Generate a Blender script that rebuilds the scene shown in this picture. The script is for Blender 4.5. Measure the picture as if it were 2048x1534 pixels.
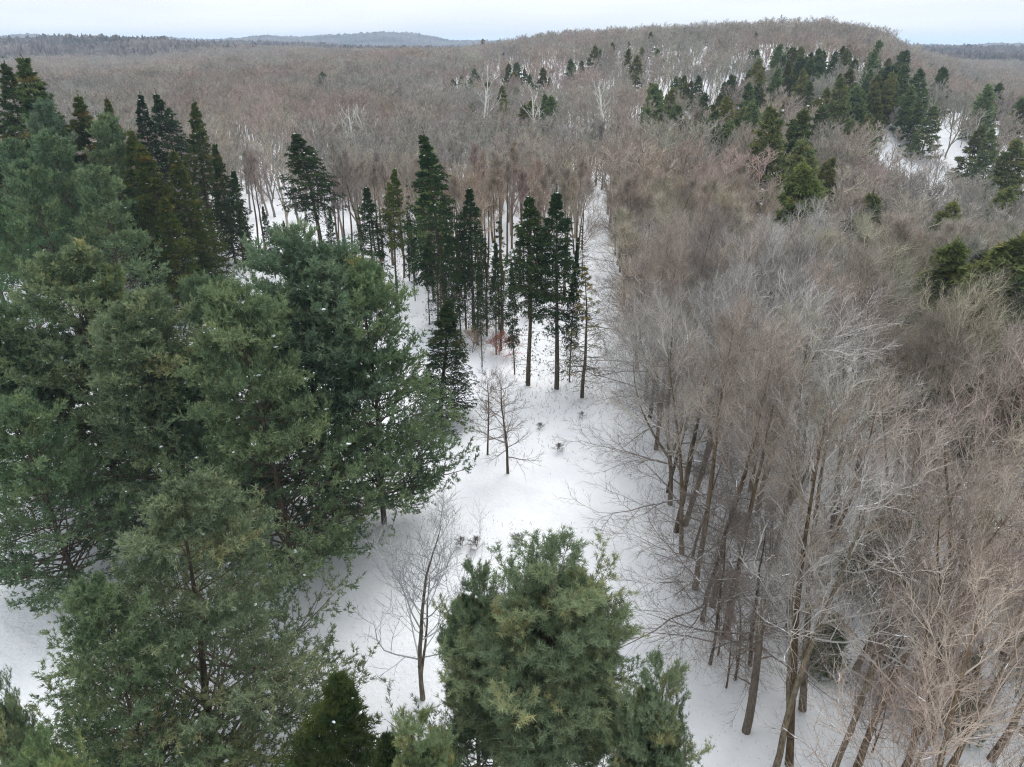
import bpy, math, random, time
import numpy as np
T0 = time.time()
R_ = math.radians
for o in list(bpy.data.objects):
    bpy.data.objects.remove(o)
S = bpy.context.scene

# ------------------------------------------------------------------ camera
H, PITCH, F = 36.0, R_(25.5), 1420.0
CP, SP = math.cos(PITCH), math.sin(PITCH)
cd = bpy.data.cameras.new('camera'); cam = bpy.data.objects.new('camera', cd); S.collection.objects.link(cam)
cd.sensor_width = 36; cd.lens = 36 * F / 2048; cd.clip_start = 0.5; cd.clip_end = 40000
cam.location = (0, 0, H); cam.rotation_euler = (math.pi / 2 - PITCH, 0, 0)
S.camera = cam

# ------------------------------------------------------------------ light
SUN_EL, SUN_AZ = 56, 200
w = bpy.data.worlds.new('World'); S.world = w; w.use_nodes = True
nt = w.node_tree; nt.nodes.clear()
def N(t, **k):
    n = nt.nodes.new(t)
    for a, b in k.items(): setattr(n, a, b)
    return n
out = N('ShaderNodeOutputWorld'); bg = N('ShaderNodeBackground'); bg.inputs[1].default_value = 0.1
sky = N('ShaderNodeTexSky', sky_type='NISHITA'); sky.sun_disc = False
sky.sun_elevation = R_(SUN_EL); sky.sun_rotation = R_(SUN_AZ)
tc = N('ShaderNodeTexCoord'); mp = N('ShaderNodeMapping'); mp.inputs['Scale'].default_value = (1.2, 1.2, 13)
nz = N('ShaderNodeTexNoise'); nz.inputs['Scale'].default_value = 2.2; nz.inputs['Detail'].default_value = 6; nz.inputs['Roughness'].default_value = .55
cr = N('ShaderNodeValToRGB')
cr.color_ramp.elements[0].position = .30; cr.color_ramp.elements[0].color = (7.7, 8.0, 8.4, 1)
cr.color_ramp.elements[1].position = .62; cr.color_ramp.elements[1].color = (9.1, 9.2, 9.35, 1)
mx = N('ShaderNodeMixRGB'); mx.inputs[0].default_value = .93
L = nt.links.new
L(tc.outputs['Generated'], mp.inputs[0]); L(mp.outputs[0], nz.inputs['Vector']); L(nz.outputs['Fac'], cr.inputs[0])
L(sky.outputs[0], mx.inputs[1]); L(cr.outputs[0], mx.inputs[2]); sx = N('ShaderNodeSeparateXYZ'); gr_ = N('ShaderNodeMapRange'); gr_.inputs[1].default_value = -.12; gr_.inputs[2].default_value = -.02
ml = N('ShaderNodeMixRGB'); ml.blend_type = 'MULTIPLY'; ml.inputs[0].default_value = 1        # nothing below the horizon
L(tc.outputs['Generated'], sx.inputs[0]); L(sx.outputs['Z'], gr_.inputs[0]); zen = N('ShaderNodeMapRange'); zen.inputs[3].default_value = .81; zen.inputs[4].default_value = 1.10; L(sx.outputs['Z'], zen.inputs[0])
mz = N('ShaderNodeMath', operation='MULTIPLY'); L(zen.outputs[0], mz.inputs[0]); L(gr_.outputs[0], mz.inputs[1]); L(mx.outputs[0], ml.inputs[1]); L(mz.outputs[0], ml.inputs[2]); L(ml.outputs[0], bg.inputs[0]); L(bg.outputs[0], out.inputs[0])
sd = bpy.data.lights.new('sun', 'SUN'); sun = bpy.data.objects.new('sun', sd); S.collection.objects.link(sun)
sd.energy = 1.5; sd.angle = R_(40); sd.color = (1, .97, .93)
sun.rotation_euler = (R_(90 - SUN_EL), 0, R_(180 - SUN_AZ) + math.pi)
S.view_settings.view_transform = 'Standard'; S.view_settings.look = 'None'
S.view_settings.exposure = 0.6; S.view_settings.gamma = 1
S.view_settings.use_curve_mapping = False
S.render.engine = 'CYCLES'; S.cycles.filter_width = 1.15
S.cycles.max_bounces = 5; S.cycles.diffuse_bounces = 3; S.cycles.glossy_bounces = 1; S.cycles.transmission_bounces = 2
S.cycles.volume_bounces = 2; S.cycles.use_adaptive_sampling = True; S.cycles.adaptive_threshold = 0.02
S.cycles.use_denoising = True; S.cycles.denoiser = 'OPENIMAGEDENOISE'; S.cycles.denoising_input_passes = 'RGB_ALBEDO_NORMAL'; S.cycles.denoising_prefilter = 'NONE'

# ------------------------------------------------------------------ terrain
def sstep(a, b, x):
    t = np.clip((x - a) / (b - a), 0, 1); return t * t * (3 - 2 * t)
TPX = np.array([-900, 0, 300, 450, 700, 850, 1000, 1100, 1300, 1500, 1650, 1750, 1850, 1950, 2100, 2700], float)
TA  = np.array([4, 3, 5, 9, 13.5, 17, 24.5, 30, 35, 38.5, 39.5, 33, 18, 8, 2, 0], float)       # ridge, r about 600
TB  = np.array([26, 30, 29, 20, 12, 10, 10, 10, 12, 14, 15, 12, 8, 6, 6, 4], float)            # r about 1300
TC  = np.array([30, 30, 30, 28, 16, 12, 10, 10, 10, 10, 10, 10, 14, 16, 16, 12], float)        # r about 2100
RPX = np.array([-900, -100, 60, 150, 240, 330, 420, 480, 530, 600, 660, 700, 760, 820, 900, 1200, 1700, 1850, 1930, 2000, 2080, 2300, 2900], float)
RY  = np.array([86, 82, 79, 84, 87, 81, 86, 84, 78, 80, 78, 77, 70, 73, 86, 90, 92, 95, 97, 92, 95, 98, 98], float)
def wave(x, y):
    return (np.sin(x * .021 + 1.3 * np.sin(y * .013)) + np.sin(y * .027 + 2.1 + 1.1 * np.sin(x * .017)) + .5 * np.sin(x * .06 + y * .05))
def ground(x, y):
    x = np.asarray(x, float); y = np.asarray(y, float)
    r = np.hypot(x, y)
    yy = np.maximum(y, .25 * r + 1e-3)
    px = 1024 + F * (x / yy) / CP
    a = np.interp(px, TPX, TA); b = np.interp(px, TPX, TB); c = np.interp(px, TPX, TC)
    d = H + 4600 * (90 - np.interp(px, RPX, RY)) / F * CP
    z = a * sstep(110, 580, r)
    q = 450 * (1 - sstep(250, 600, px)); z = z + (b - a) * sstep(640 + q, 1250 + q * .4, r)
    z = z + (c - b) * sstep(1450, 2100, r)
    z = z + (-10 - c) * sstep(2500, 3300, r)
    z = z + (d + 10) * sstep(3300, 4600, r) - (d + 10) * sstep(5500, 8500, r)
    z = z + wave(x, y) * (.25 + .9 * sstep(90, 350, r) * (1 - .4 * sstep(500, 700, r)))
    # bank on the right that faces the viewer
    m = sstep(1660, 1860, px) * (1 - sstep(2300, 2800, px))
    z = z - 9 * m * sstep(70, 180, r) * (1 - sstep(225, 300, r))
    z = z + 7 * m * sstep(225, 300, r) * (1 - sstep(330, 480, r))
    # gentle rise under the conifers on the left
    z = z + 5.5 * np.exp(-((x + 62) / 34) ** 2 - ((y - 112) / 32) ** 2)
    return z + .12 * np.sin(x * .5 + np.sin(y * .3)) * np.sin(y * .43 + 1) + .05 * np.sin(x * 1.7 + 2 * np.sin(y * .9)) * np.sin(y * 1.3)
def project(x, y, z):
    dep = y * CP + (H - z) * SP
    v = y * SP - (H - z) * CP
    return 1024 + F * x / dep, 767 - F * v / dep
def ray(px, py):
    u, v = (px - 1024) / F, (767 - py) / F
    d = np.array([u, CP + v * SP, -SP + v * CP]); return d
def hit(px, py, up=0.0, lo=8, hi=9000):
    """ground point where a ray of sight passes `up` metres above the ground"""
    d = ray(px, py); t = np.geomspace(lo, hi, 3000)
    p = d[None] * t[:, None]; z = H + p[:, 2]
    below = z <= ground(p[:, 0], p[:, 1]) + up
    if not below.any(): return None
    i = int(np.argmax(below)); return float(p[i, 0]), float(p[i, 1])
def top_at(px, py, D):
    """ground position y = D and the tree height whose tip shows at px, py"""
    d = ray(px, py); t = D / d[1]; x = d[0] * t
    g = float(ground(x, D)); return x, D, H + d[2] * t - g

# ------------------------------------------------------------------ materials
def mat(name):
    m = bpy.data.materials.new(name); m.use_nodes = True; m.node_tree.nodes.clear(); return m
def wood_mat(name, per, base=(1, 1, 1), lo=.55, hi=1.35, moss=0.0, scale=9):
    """bark or twigs; per: 'object' or 'instancer' colour, or None for a fixed colour"""
    m = mat(name); t = m.node_tree; n = t.nodes.new; l = t.links.new
    o = n('ShaderNodeOutputMaterial'); d = n('ShaderNodeBsdfDiffuse'); l(d.outputs[0], o.inputs[0])
    if per == 'object':
        c = n('ShaderNodeObjectInfo'); cout = c.outputs['Color']
    elif per == 'instancer':
        c = n('ShaderNodeAttribute'); c.attribute_type = 'INSTANCER'; c.attribute_name = 'tint'; cout = c.outputs['Color']
    else:
        c = n('ShaderNodeRGB'); c.outputs[0].default_value = (1, 1, 1, 1); cout = c.outputs[0]
    mul = n('ShaderNodeMixRGB'); mul.blend_type = 'MULTIPLY'; mul.inputs[0].default_value = 1
    mul.inputs[2].default_value = (*base, 1); l(cout, mul.inputs[1])
    a = n('ShaderNodeAttribute'); a.attribute_name = 'shade'
    mr = n('ShaderNodeMapRange'); mr.inputs[3].default_value = lo; mr.inputs[4].default_value = hi; l(a.outputs['Fac'], mr.inputs[0])
    m2 = n('ShaderNodeVectorMath'); m2.operation = 'SCALE'; l(mul.outputs[0], m2.inputs[0]); l(mr.outputs[0], m2.inputs['Scale'])
    last = m2.outputs[0]
    if moss:
        tcn = n('ShaderNodeTexCoord'); mp = n('ShaderNodeMapping'); mp.inputs['Scale'].default_value = (1, 1, .25)
        nz = n('ShaderNodeTexNoise'); nz.inputs['Scale'].default_value = scale; nz.inputs['Detail'].default_value = 5
        l(tcn.outputs['Object'], mp.inputs[0]); l(mp.outputs[0], nz.inputs['Vector'])
        r = n('ShaderNodeValToRGB'); r.color_ramp.elements[0].position = .35; r.color_ramp.elements[1].position = .65
        r.color_ramp.elements[0].color = (.45, .40, .36, 1); r.color_ramp.elements[1].color = (1.35, 1.4, 1.25, 1)
        l(nz.outputs['Fac'], r.inputs[0])
        m3 = n('ShaderNodeMixRGB'); m3.blend_type = 'MULTIPLY'; m3.inputs[0].default_value = moss
        l(last, m3.inputs[1]); l(r.outputs[0], m3.inputs[2]); last = m3.outputs[0]
    l(last, d.inputs[0]); return m
def needle_mat(name, ramp, per='object'):
    """needles: the shade attribute runs through the species' colours, times the tree's own tint"""
    m = mat(name); t = m.node_tree; n = t.nodes.new; l = t.links.new
    o = n('ShaderNodeOutputMaterial'); d = n('ShaderNodeBsdfDiffuse'); tr = n('ShaderNodeBsdfTranslucent'); ms = n('ShaderNodeMixShader')
    ms.inputs[0].default_value = .18
    a = n('ShaderNodeAttribute'); a.attribute_name = 'shade'
    r = n('ShaderNodeValToRGB'); e = r.color_ramp.elements
    while len(e) < len(ramp): e.new(.5)
    for i, (p, c) in enumerate(ramp): e[i].position = p; e[i].color = (*c, 1)
    l(a.outputs['Fac'], r.inputs[0])
    if per == 'object': c = n('ShaderNodeObjectInfo'); co = c.outputs['Color']
    else: c = n('ShaderNodeAttribute'); c.attribute_type = 'INSTANCER'; c.attribute_name = 'tint'; co = c.outputs['Color']
    mul = n('ShaderNodeMixRGB'); mul.blend_type = 'MULTIPLY'; mul.inputs[0].default_value = 1
    l(r.outputs[0], mul.inputs[1]); l(co, mul.inputs[2])
    l(mul.outputs[0], d.inputs[0]); l(mul.outputs[0], tr.inputs[0])
    l(d.outputs[0], ms.inputs[1]); l(tr.outputs[0], ms.inputs[2]); l(ms.outputs[0], o.inputs[0]); return m
M = {}
M['bark'] = wood_mat('bark', 'object', (.50, .43, .355), .7, 1.2, moss=.8)
M['twig'] = wood_mat('twig', 'object', lo=.4, hi=1.6)
M['far_twig'] = wood_mat('far_twig', 'instancer', lo=.35, hi=1.45)
M['pine_bark'] = wood_mat('pine_bark', None, (.115, .095, .078), .7, 1.3, moss=.8)
M['dead_wood'] = wood_mat('dead_wood', None, (.15, .125, .105), .6, 1.4, moss=.5)
M['white_bark'] = wood_mat('white_bark', None, (.72, .72, .70), .8, 1.05, moss=.35)
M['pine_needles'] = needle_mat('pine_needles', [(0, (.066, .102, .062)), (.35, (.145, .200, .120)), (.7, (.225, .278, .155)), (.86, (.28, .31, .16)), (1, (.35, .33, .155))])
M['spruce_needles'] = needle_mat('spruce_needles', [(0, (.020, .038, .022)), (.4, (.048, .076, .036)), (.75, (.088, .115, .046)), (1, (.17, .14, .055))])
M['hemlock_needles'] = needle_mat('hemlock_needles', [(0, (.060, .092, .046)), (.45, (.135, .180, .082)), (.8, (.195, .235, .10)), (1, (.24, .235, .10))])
m = mat('snow'); t = m.node_tree; o = t.nodes.new('ShaderNodeOutputMaterial'); p = t.nodes.new('ShaderNodeBsdfPrincipled')
p.inputs['Base Color'].default_value = (.84, .87, .91, 1); p.inputs['Roughness'].default_value = .7; p.inputs['Specular IOR Level'].default_value = .2
t.links.new(p.outputs[0], o.inputs[0]); M['snow'] = m
# snow cover of the ground
m = mat('snow_cover'); t = m.node_tree; n = t.nodes.new; l = t.links.new
o = n('ShaderNodeOutputMaterial'); p = n('ShaderNodeBsdfPrincipled'); l(p.outputs[0], o.inputs[0])
p.inputs['Roughness'].default_value = .75; p.inputs['Specular IOR Level'].default_value = .15
tcn = n('ShaderNodeTexCoord')
n1 = n('ShaderNodeTexNoise'); n1.inputs['Scale'].default_value = .22; n1.inputs['Detail'].default_value = 8; n1.inputs['Roughness'].default_value = .62
n2 = n('ShaderNodeTexNoise'); n2.inputs['Scale'].default_value = 3.2; n2.inputs['Detail'].default_value = 6; n2.inputs['Roughness'].default_value = .7
l(tcn.outputs['Object'], n1.inputs['Vector']); l(tcn.outputs['Object'], n2.inputs['Vector'])
r1 = n('ShaderNodeValToRGB'); r1.color_ramp.elements[0].position = .3; r1.color_ramp.elements[1].position = .6
r1.color_ramp.elements[0].color = (.76, .79, .84, 1); r1.color_ramp.elements[1].color = (.86, .88, .91, 1)
l(n1.outputs['Fac'], r1.inputs[0])
# fallen needles and chaff: small soft specks that gather in patches
r2 = n('ShaderNodeValToRGB'); r2.color_ramp.elements[0].position = .68; r2.color_ramp.elements[1].position = .85
r2.color_ramp.elements[0].color = (0, 0, 0, 1); r2.color_ramp.elements[1].color = (.5, .5, .5, 1)
l(n2.outputs['Fac'], r2.inputs[0])
mm = n('ShaderNodeMixRGB'); mm.inputs[2].default_value = (.34, .31, .27, 1); l(r2.outputs[0], mm.inputs[0]); l(r1.outputs[0], mm.inputs[1]); l(mm.outputs[0], p.inputs['Base Color'])
b1 = n('ShaderNodeBump'); b1.inputs['Strength'].default_value = .55; b1.inputs['Distance'].default_value = .9; l(n1.outputs['Fac'], b1.inputs['Height'])
b2 = n('ShaderNodeBump'); b2.inputs['Strength'].default_value = .7; b2.inputs['Distance'].default_value = .16; l(n2.outputs['Fac'], b2.inputs['Height']); l(b1.outputs[0], b2.inputs['Normal'])
l(b2.outputs[0], p.inputs['Normal']); M['snow_cover'] = m
# far woods seen as one mass
m = mat('distant_woods'); t = m.node_tree; n = t.nodes.new; l = t.links.new
o = n('ShaderNodeOutputMaterial'); p = n('ShaderNodeBsdfDiffuse'); l(p.outputs[0], o.inputs[0])
tcn = n('ShaderNodeTexCoord'); n1 = n('ShaderNodeTexNoise'); n1.inputs['Scale'].default_value = .006; n1.inputs['Detail'].default_value = 9; n1.inputs['Roughness'].default_value = .75
l(tcn.outputs['Object'], n1.inputs['Vector'])
r1 = n('ShaderNodeValToRGB'); e = r1.color_ramp.elements; e.new(.5); e.new(.6)
for i, (ps, c) in enumerate([(.36, (.035, .05, .04)), (.45, (.09, .08, .075)), (.56, (.145, .125, .115)), (.7, (.20, .175, .16))]): e[i].position = ps; e[i].color = (*c, 1)
l(n1.outputs['Fac'], r1.inputs[0]); l(r1.outputs[0], p.inputs[0]); M['distant_woods'] = m
M['dry_grass'] = wood_mat('dry_grass', None, (.24, .18, .12), .5, 1.4)

# ------------------------------------------------------------------ mesh building
class MB:
    def __init__(s): s.v = []; s.t = []; s.q = []; s.sh = []; s.n = 0; s.tm = []; s.qm = []
    def add(s, v, tri=None, quad=None, shade=.5, mi=0):
        v = np.asarray(v, np.float32).reshape(-1, 3)
        if tri is not None and len(tri): s.t.append(np.asarray(tri, np.int64).reshape(-1, 3) + s.n); s.tm.append(np.full(len(s.t[-1]), mi))
        if quad is not None and len(quad): s.q.append(np.asarray(quad, np.int64).reshape(-1, 4) + s.n); s.qm.append(np.full(len(s.q[-1]), mi))
        s.v.append(v); s.sh.append(np.broadcast_to(np.asarray(shade, np.float32), (len(v),))); s.n += len(v)
    def mesh(s, name, mats, smooth=False):
        me = bpy.data.meshes.new(name)
        v = np.concatenate(s.v); t = np.concatenate(s.t) if s.t else np.zeros((0, 3), int); q = np.concatenate(s.q) if s.q else np.zeros((0, 4), int)
        me.vertices.add(len(v)); me.vertices.foreach_set('co', v.ravel())
        me.loops.add(t.size + q.size); me.loops.foreach_set('vertex_index', np.concatenate([t.ravel(), q.ravel()]).astype(np.int32))
        npoly = len(t) + len(q); me.polygons.add(npoly)
        ls = np.concatenate([np.arange(len(t)) * 3, t.size + np.arange(len(q)) * 4]).astype(np.int32)
        me.polygons.foreach_set('loop_start', ls)
        me.polygons.foreach_set('material_index', np.concatenate(s.tm + s.qm + [np.zeros(0)]).astype(np.int32))
        if smooth: me.polygons.foreach_set('use_smooth', np.ones(npoly, bool))
        else: me.polygons.foreach_set('use_smooth', np.zeros(npoly, bool))
        a = me.attributes.new('shade', 'FLOAT', 'POINT'); a.data.foreach_set('value', np.concatenate(s.sh).astype(np.float32))
        for m in mats: me.materials.append(m)
        me.update(calc_edges=True); TRI[0] += len(t) + 2 * len(q); return me
TRI = [0]
def nrm(a): return a / np.maximum(np.linalg.norm(a, axis=-1, keepdims=True), 1e-9)
def frame(T):
    ref = np.where((np.abs(T[..., 2:3]) > .9), np.array([1., 0, 0]), np.array([0, 0, 1.]))
    A = nrm(np.cross(T, ref)); return A, np.cross(T, A)
def tubes(mb, P, R, sides=3, shade=.5, mi=0):
    """P (N,K,3) centre lines, R (N,K) radii; the last ring closes to a point"""
    n, k = P.shape[:2]
    T = np.gradient(P, axis=1) if k > 2 else np.repeat(P[:, 1:2] - P[:, 0:1], 2, 1)
    T = nrm(T); T0_ = nrm(P[:, -1] - P[:, 0])[:, None]
    A, _ = frame(np.broadcast_to(T0_, T.shape)); A = nrm(A - T * (A * T).sum(-1, keepdims=True)); B = np.cross(T, A)
    an = np.arange(sides) * 2 * np.pi / sides
    ring = P[:, :-1, None] + R[:, :-1, None, None] * (np.cos(an)[:, None] * A[:, :-1, None] + np.sin(an)[:, None] * B[:, :-1, None])
    nv = (k - 1) * sides + 1
    V = np.concatenate([ring.reshape(n, -1, 3), P[:, -1:]], 1)
    j = np.arange(sides); j2 = (j + 1) % sides
    qs = [np.stack([i * sides + j, i * sides + j2, (i + 1) * sides + j2, (i + 1) * sides + j], 1) for i in range(k - 2)]
    off = (np.arange(n) * nv)[:, None, None]
    quad = (np.concatenate(qs)[None] + off).reshape(-1, 4) if qs else None
    ts = np.stack([(k - 2) * sides + j, (k - 2) * sides + j2, np.full(sides, nv - 1)], 1)
    tri = (ts[None] + off).reshape(-1, 3)
    sh = np.repeat(np.broadcast_to(shade, (n,)), nv)
    mb.add(V, tri, quad, sh, mi)
def grow(rng, base, d, Ln, k, up=0., wob=.08, down=None):
    n = len(base); P = np.zeros((n, k, 3)); P[:, 0] = base; d = d.copy()
    st = (np.broadcast_to(Ln, (n,)) / (k - 1))[:, None]
    for i in range(1, k):
        u = up if np.isscalar(up) else up[:, None]
        d = nrm(d + np.array([0, 0, 1.]) * u + rng.normal(0, wob, (n, 3)))
        P[:, i] = P[:, i - 1] + d * st
    return P
def sprout(rng, P, R, n, t0, t1, lf, ang, k, up=0., wob=.08, flat=False, rs=.6, asd=.15, pw=1.):
    N_, K = P.shape[:2]
    t = t0 + (t1 - t0) * ((np.arange(n)[None] + rng.random((N_, n))) / n) ** pw
    f = np.clip(t * (K - 1), 0, K - 1.001); i = f.astype(int); fr = (f - i)[..., None]; ii = np.arange(N_)[:, None]
    base = P[ii, i] * (1 - fr) + P[ii, i + 1] * fr; T = nrm(P[ii, i + 1] - P[ii, i])
    rad = (R[ii, i] * (1 - fr[..., 0]) + R[ii, i + 1] * fr[..., 0])
    base = base.reshape(-1, 3); T = T.reshape(-1, 3); t = t.reshape(-1); rad = rad.reshape(-1); m = len(t)
    if flat:
        Sd = nrm(np.cross(T, np.array([0, 0, 1.])) + 1e-6); Up = np.cross(Sd, T)
        sgn = np.where(np.arange(m) % 2 == 0, 1., -1.)
        V = nrm(Sd * sgn[:, None] + Up * rng.normal(0, .35, (m, 1)))
    else:
        A, B = frame(T); ph = np.arange(m) * 2.399963 + rng.random(m) * 1.2
        V = A * np.cos(ph)[:, None] + B * np.sin(ph)[:, None]
    a = (ang(t) if callable(ang) else ang) + rng.normal(0, asd, m)
    d = T * np.cos(a)[:, None] + V * np.sin(a)[:, None]
    par = np.repeat(np.arange(N_), n)
    Ln = lf(t, par) * rng.uniform(.7, 1.25, m)
    C = grow(rng, base, d, Ln, k, up, wob)
    return C, rad * rs, Ln, t, par
def taper(r, k, end=.25): return r[:, None] * np.linspace(1, end, k)[None]

def snow_strips(rng, mb, P, R, frac, sides=4):
    """broken runs of snow lying on top of the flatter limbs"""
    T = nrm(P[:, -1] - P[:, 0]); ok = np.where((np.abs(T[:, 2]) < .66) & (rng.random(len(P)) < frac))[0]
    if not len(ok): return
    ok = np.repeat(ok, 3); a = rng.uniform(0, .8, len(ok)); b = a + rng.uniform(.05, .22, len(ok)); K = P.shape[1]; Q = []; W = []
    for q in range(4):
        f = np.clip((a + (b - a) * q / 3) * (K - 1), 0, K - 1.001); i = f.astype(int); fr = (f - i)
        Q.append(P[ok, i] * (1 - fr[:, None]) + P[ok, i + 1] * fr[:, None]); W.append((R[ok, i] * (1 - fr) + R[ok, i + 1] * fr) * rng.uniform(.45, 1.05, len(ok)))
    Q = np.stack(Q, 1); W = np.stack(W, 1); Q[..., 2] += W * .7
    tubes(mb, Q, W + .008, sides, .5)

def bare_tree(seed, h, n1=15, n2=8, n3=8, n4=9, spread=1., c0=.36, r0=.0100, l4=.8, r4=.0085, thick=1., fork=False, up=.13, snow=.12, one=False, bend=.05, ang1=.72, mats=None):
    rng = np.random.default_rng(seed)
    K = 11
    b = np.zeros((1, 3)); P = grow(rng, b, np.array([[rng.normal(0, .04), rng.normal(0, .04), 1.]]), np.array([h * .93]), K, .06, bend)
    P[0, 0] = (0, 0, -.4)
    R = np.array([h * r0 * thick * (1.0 - .9 * np.linspace(0, 1, K) ** 1.5)]); R[0, 0] *= 1.25
    tr = MB(); cr_ = tr if one else MB(); sn = MB()
    tubes(tr, P, R, 5 if one else 9, .5)
    if fork:                        # a second and third stem
        nf = rng.integers(1, 3)
        C, r, Ln, t, par = sprout(rng, P, R, nf, .12, .38, lambda t, p: h * (.72 - .6 * t), .38, K, .10, .05, rs=.75)
        Rf = taper(r, K, .12); tubes(tr, C, Rf, 7, .5); P = np.concatenate([P, C]); R = np.concatenate([R, Rf])
        n1 = int(n1 * .62)
    C1, r1, L1, t1, _ = sprout(rng, P, R, n1, c0, .97, lambda t, p: h * spread * (.40 * np.clip(1 - t, 0, 1) ** .65 + .05), lambda t: ang1 + .35 * (1 - t), 7, up, .10, rs=.5)
    R1 = taper(np.maximum(r1, .03 * thick), 7, .22); tubes(tr, C1, R1, 3 if one else 5, np.clip(rng.normal(.62, .15, len(C1)), 0, 1), 1)
    C2, r2, L2, t2, p2 = sprout(rng, C1, R1, n2, .18, .98, lambda t, p: L1[p] * (.55 - .30 * t), .62, 5, up * .9, .11, rs=.55)
    R2 = taper(np.maximum(r2, .018 * thick), 5, .35); s2 = np.clip(rng.normal(.78, .16, len(C2)), 0, 1); mi = 1
    tubes(cr_, C2, R2, 3, s2, mi)
    C3, r3, L3, t3, p3 = sprout(rng, C2, R2, n3, .15, 1., lambda t, p: L2[p] * (.55 - .25 * t) + .25, .6, 3 if one else 4, up * .8, .12, rs=.6)
    R3 = taper(np.maximum(r3, .012 * thick), C3.shape[1], .4); s3 = np.clip(s2[p3] - .12 + rng.normal(0, .2, len(C3)), 0, 1)
    tubes(cr_, C3, R3, 3, s3, mi)
    if n4:
        C4, r4_, L4, t4, p4 = sprout(rng, C3, R3, n4, .1, 1., lambda t, p: l4 * np.ones_like(t), .55, 2, up * .6, .1, rs=.7)
        R4 = np.full((len(C4), 2), r4 * thick); tubes(cr_, C4, R4, 3, np.clip(s3[p4] - .25 + rng.normal(0, .18, len(C4)), 0, 1), mi)
    if snow and not one:
        snow_strips(rng, sn, C1, R1, snow * 2.2); snow_strips(rng, sn, C2, R2, snow)
    mats = mats or (M['bark'], M['twig'])
    zt = float(max(P[..., 2].max(), C2[..., 2].max(), C3[..., 2].max()))
    d = {'h': zt, 'trunk': tr.mesh('bare_trunk', mats)}
    if not one: d['crown'] = cr_.mesh('bare_crown', mats)
    if sn.n: d['snow'] = sn.mesh('branch_snow', [M['snow']], True)
    return d

ICO = None
def ico():
    g = (1 + 5 ** .5) / 2
    v = np.array([(-1, g, 0), (1, g, 0), (-1, -g, 0), (1, -g, 0), (0, -1, g), (0, 1, g), (0, -1, -g), (0, 1, -g), (g, 0, -1), (g, 0, 1), (-g, 0, -1), (-g, 0, 1)], float) / 1.9
    f = np.array([(0, 11, 5), (0, 5, 1), (0, 1, 7), (0, 7, 10), (0, 10, 11), (1, 5, 9), (5, 11, 4), (11, 10, 2), (10, 7, 6), (7, 1, 8), (3, 9, 4), (3, 4, 2), (3, 2, 6), (3, 6, 8), (3, 8, 9), (4, 9, 5), (2, 4, 11), (6, 2, 10), (8, 6, 7), (9, 8, 1)])
    return v, f
IV, IF = ico()
def blobs(rng, mb, C, s):
    n = len(C); V = IV[None] * (1 + rng.normal(0, .18, (n, 12, 1))) * (s[:, None, None] * np.array([1, 1, .45]))
    V = V * rng.uniform(.6, 1.5, (n, 1, 3)) + C[:, None]
    mb.add(V.reshape(-1, 3), (IF[None] + (np.arange(n) * 12)[:, None, None]).reshape(-1, 3), None, .5)

def tufts(rng, mb, pos, dr, n, l, wd, spread, bias, sh, mi=0):
    """n needle blades at each pos, fanned around dr"""
    m = len(pos); P = np.repeat(pos, n, 0); D = np.repeat(dr, n, 0)
    D = nrm(D + rng.normal(0, spread, (m * n, 3)) + np.array([0, 0, bias]))
    A, B = frame(D); an = rng.random(m * n) * np.pi; W = A * np.cos(an)[:, None] + B * np.sin(an)[:, None]
    ln = (l * rng.uniform(.7, 1.25, m * n))[:, None]; P = P + rng.normal(0, l * .12, P.shape)
    V = np.stack([P - W * wd / 2, P + W * wd / 2, P + D * ln], 1)
    s = np.clip(np.repeat(sh, n) + rng.normal(0, .09, m * n), 0, 1)
    mb.add(V.reshape(-1, 3), np.arange(m * n * 3).reshape(-1, 3), None, np.repeat(s, 3), mi)

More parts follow.
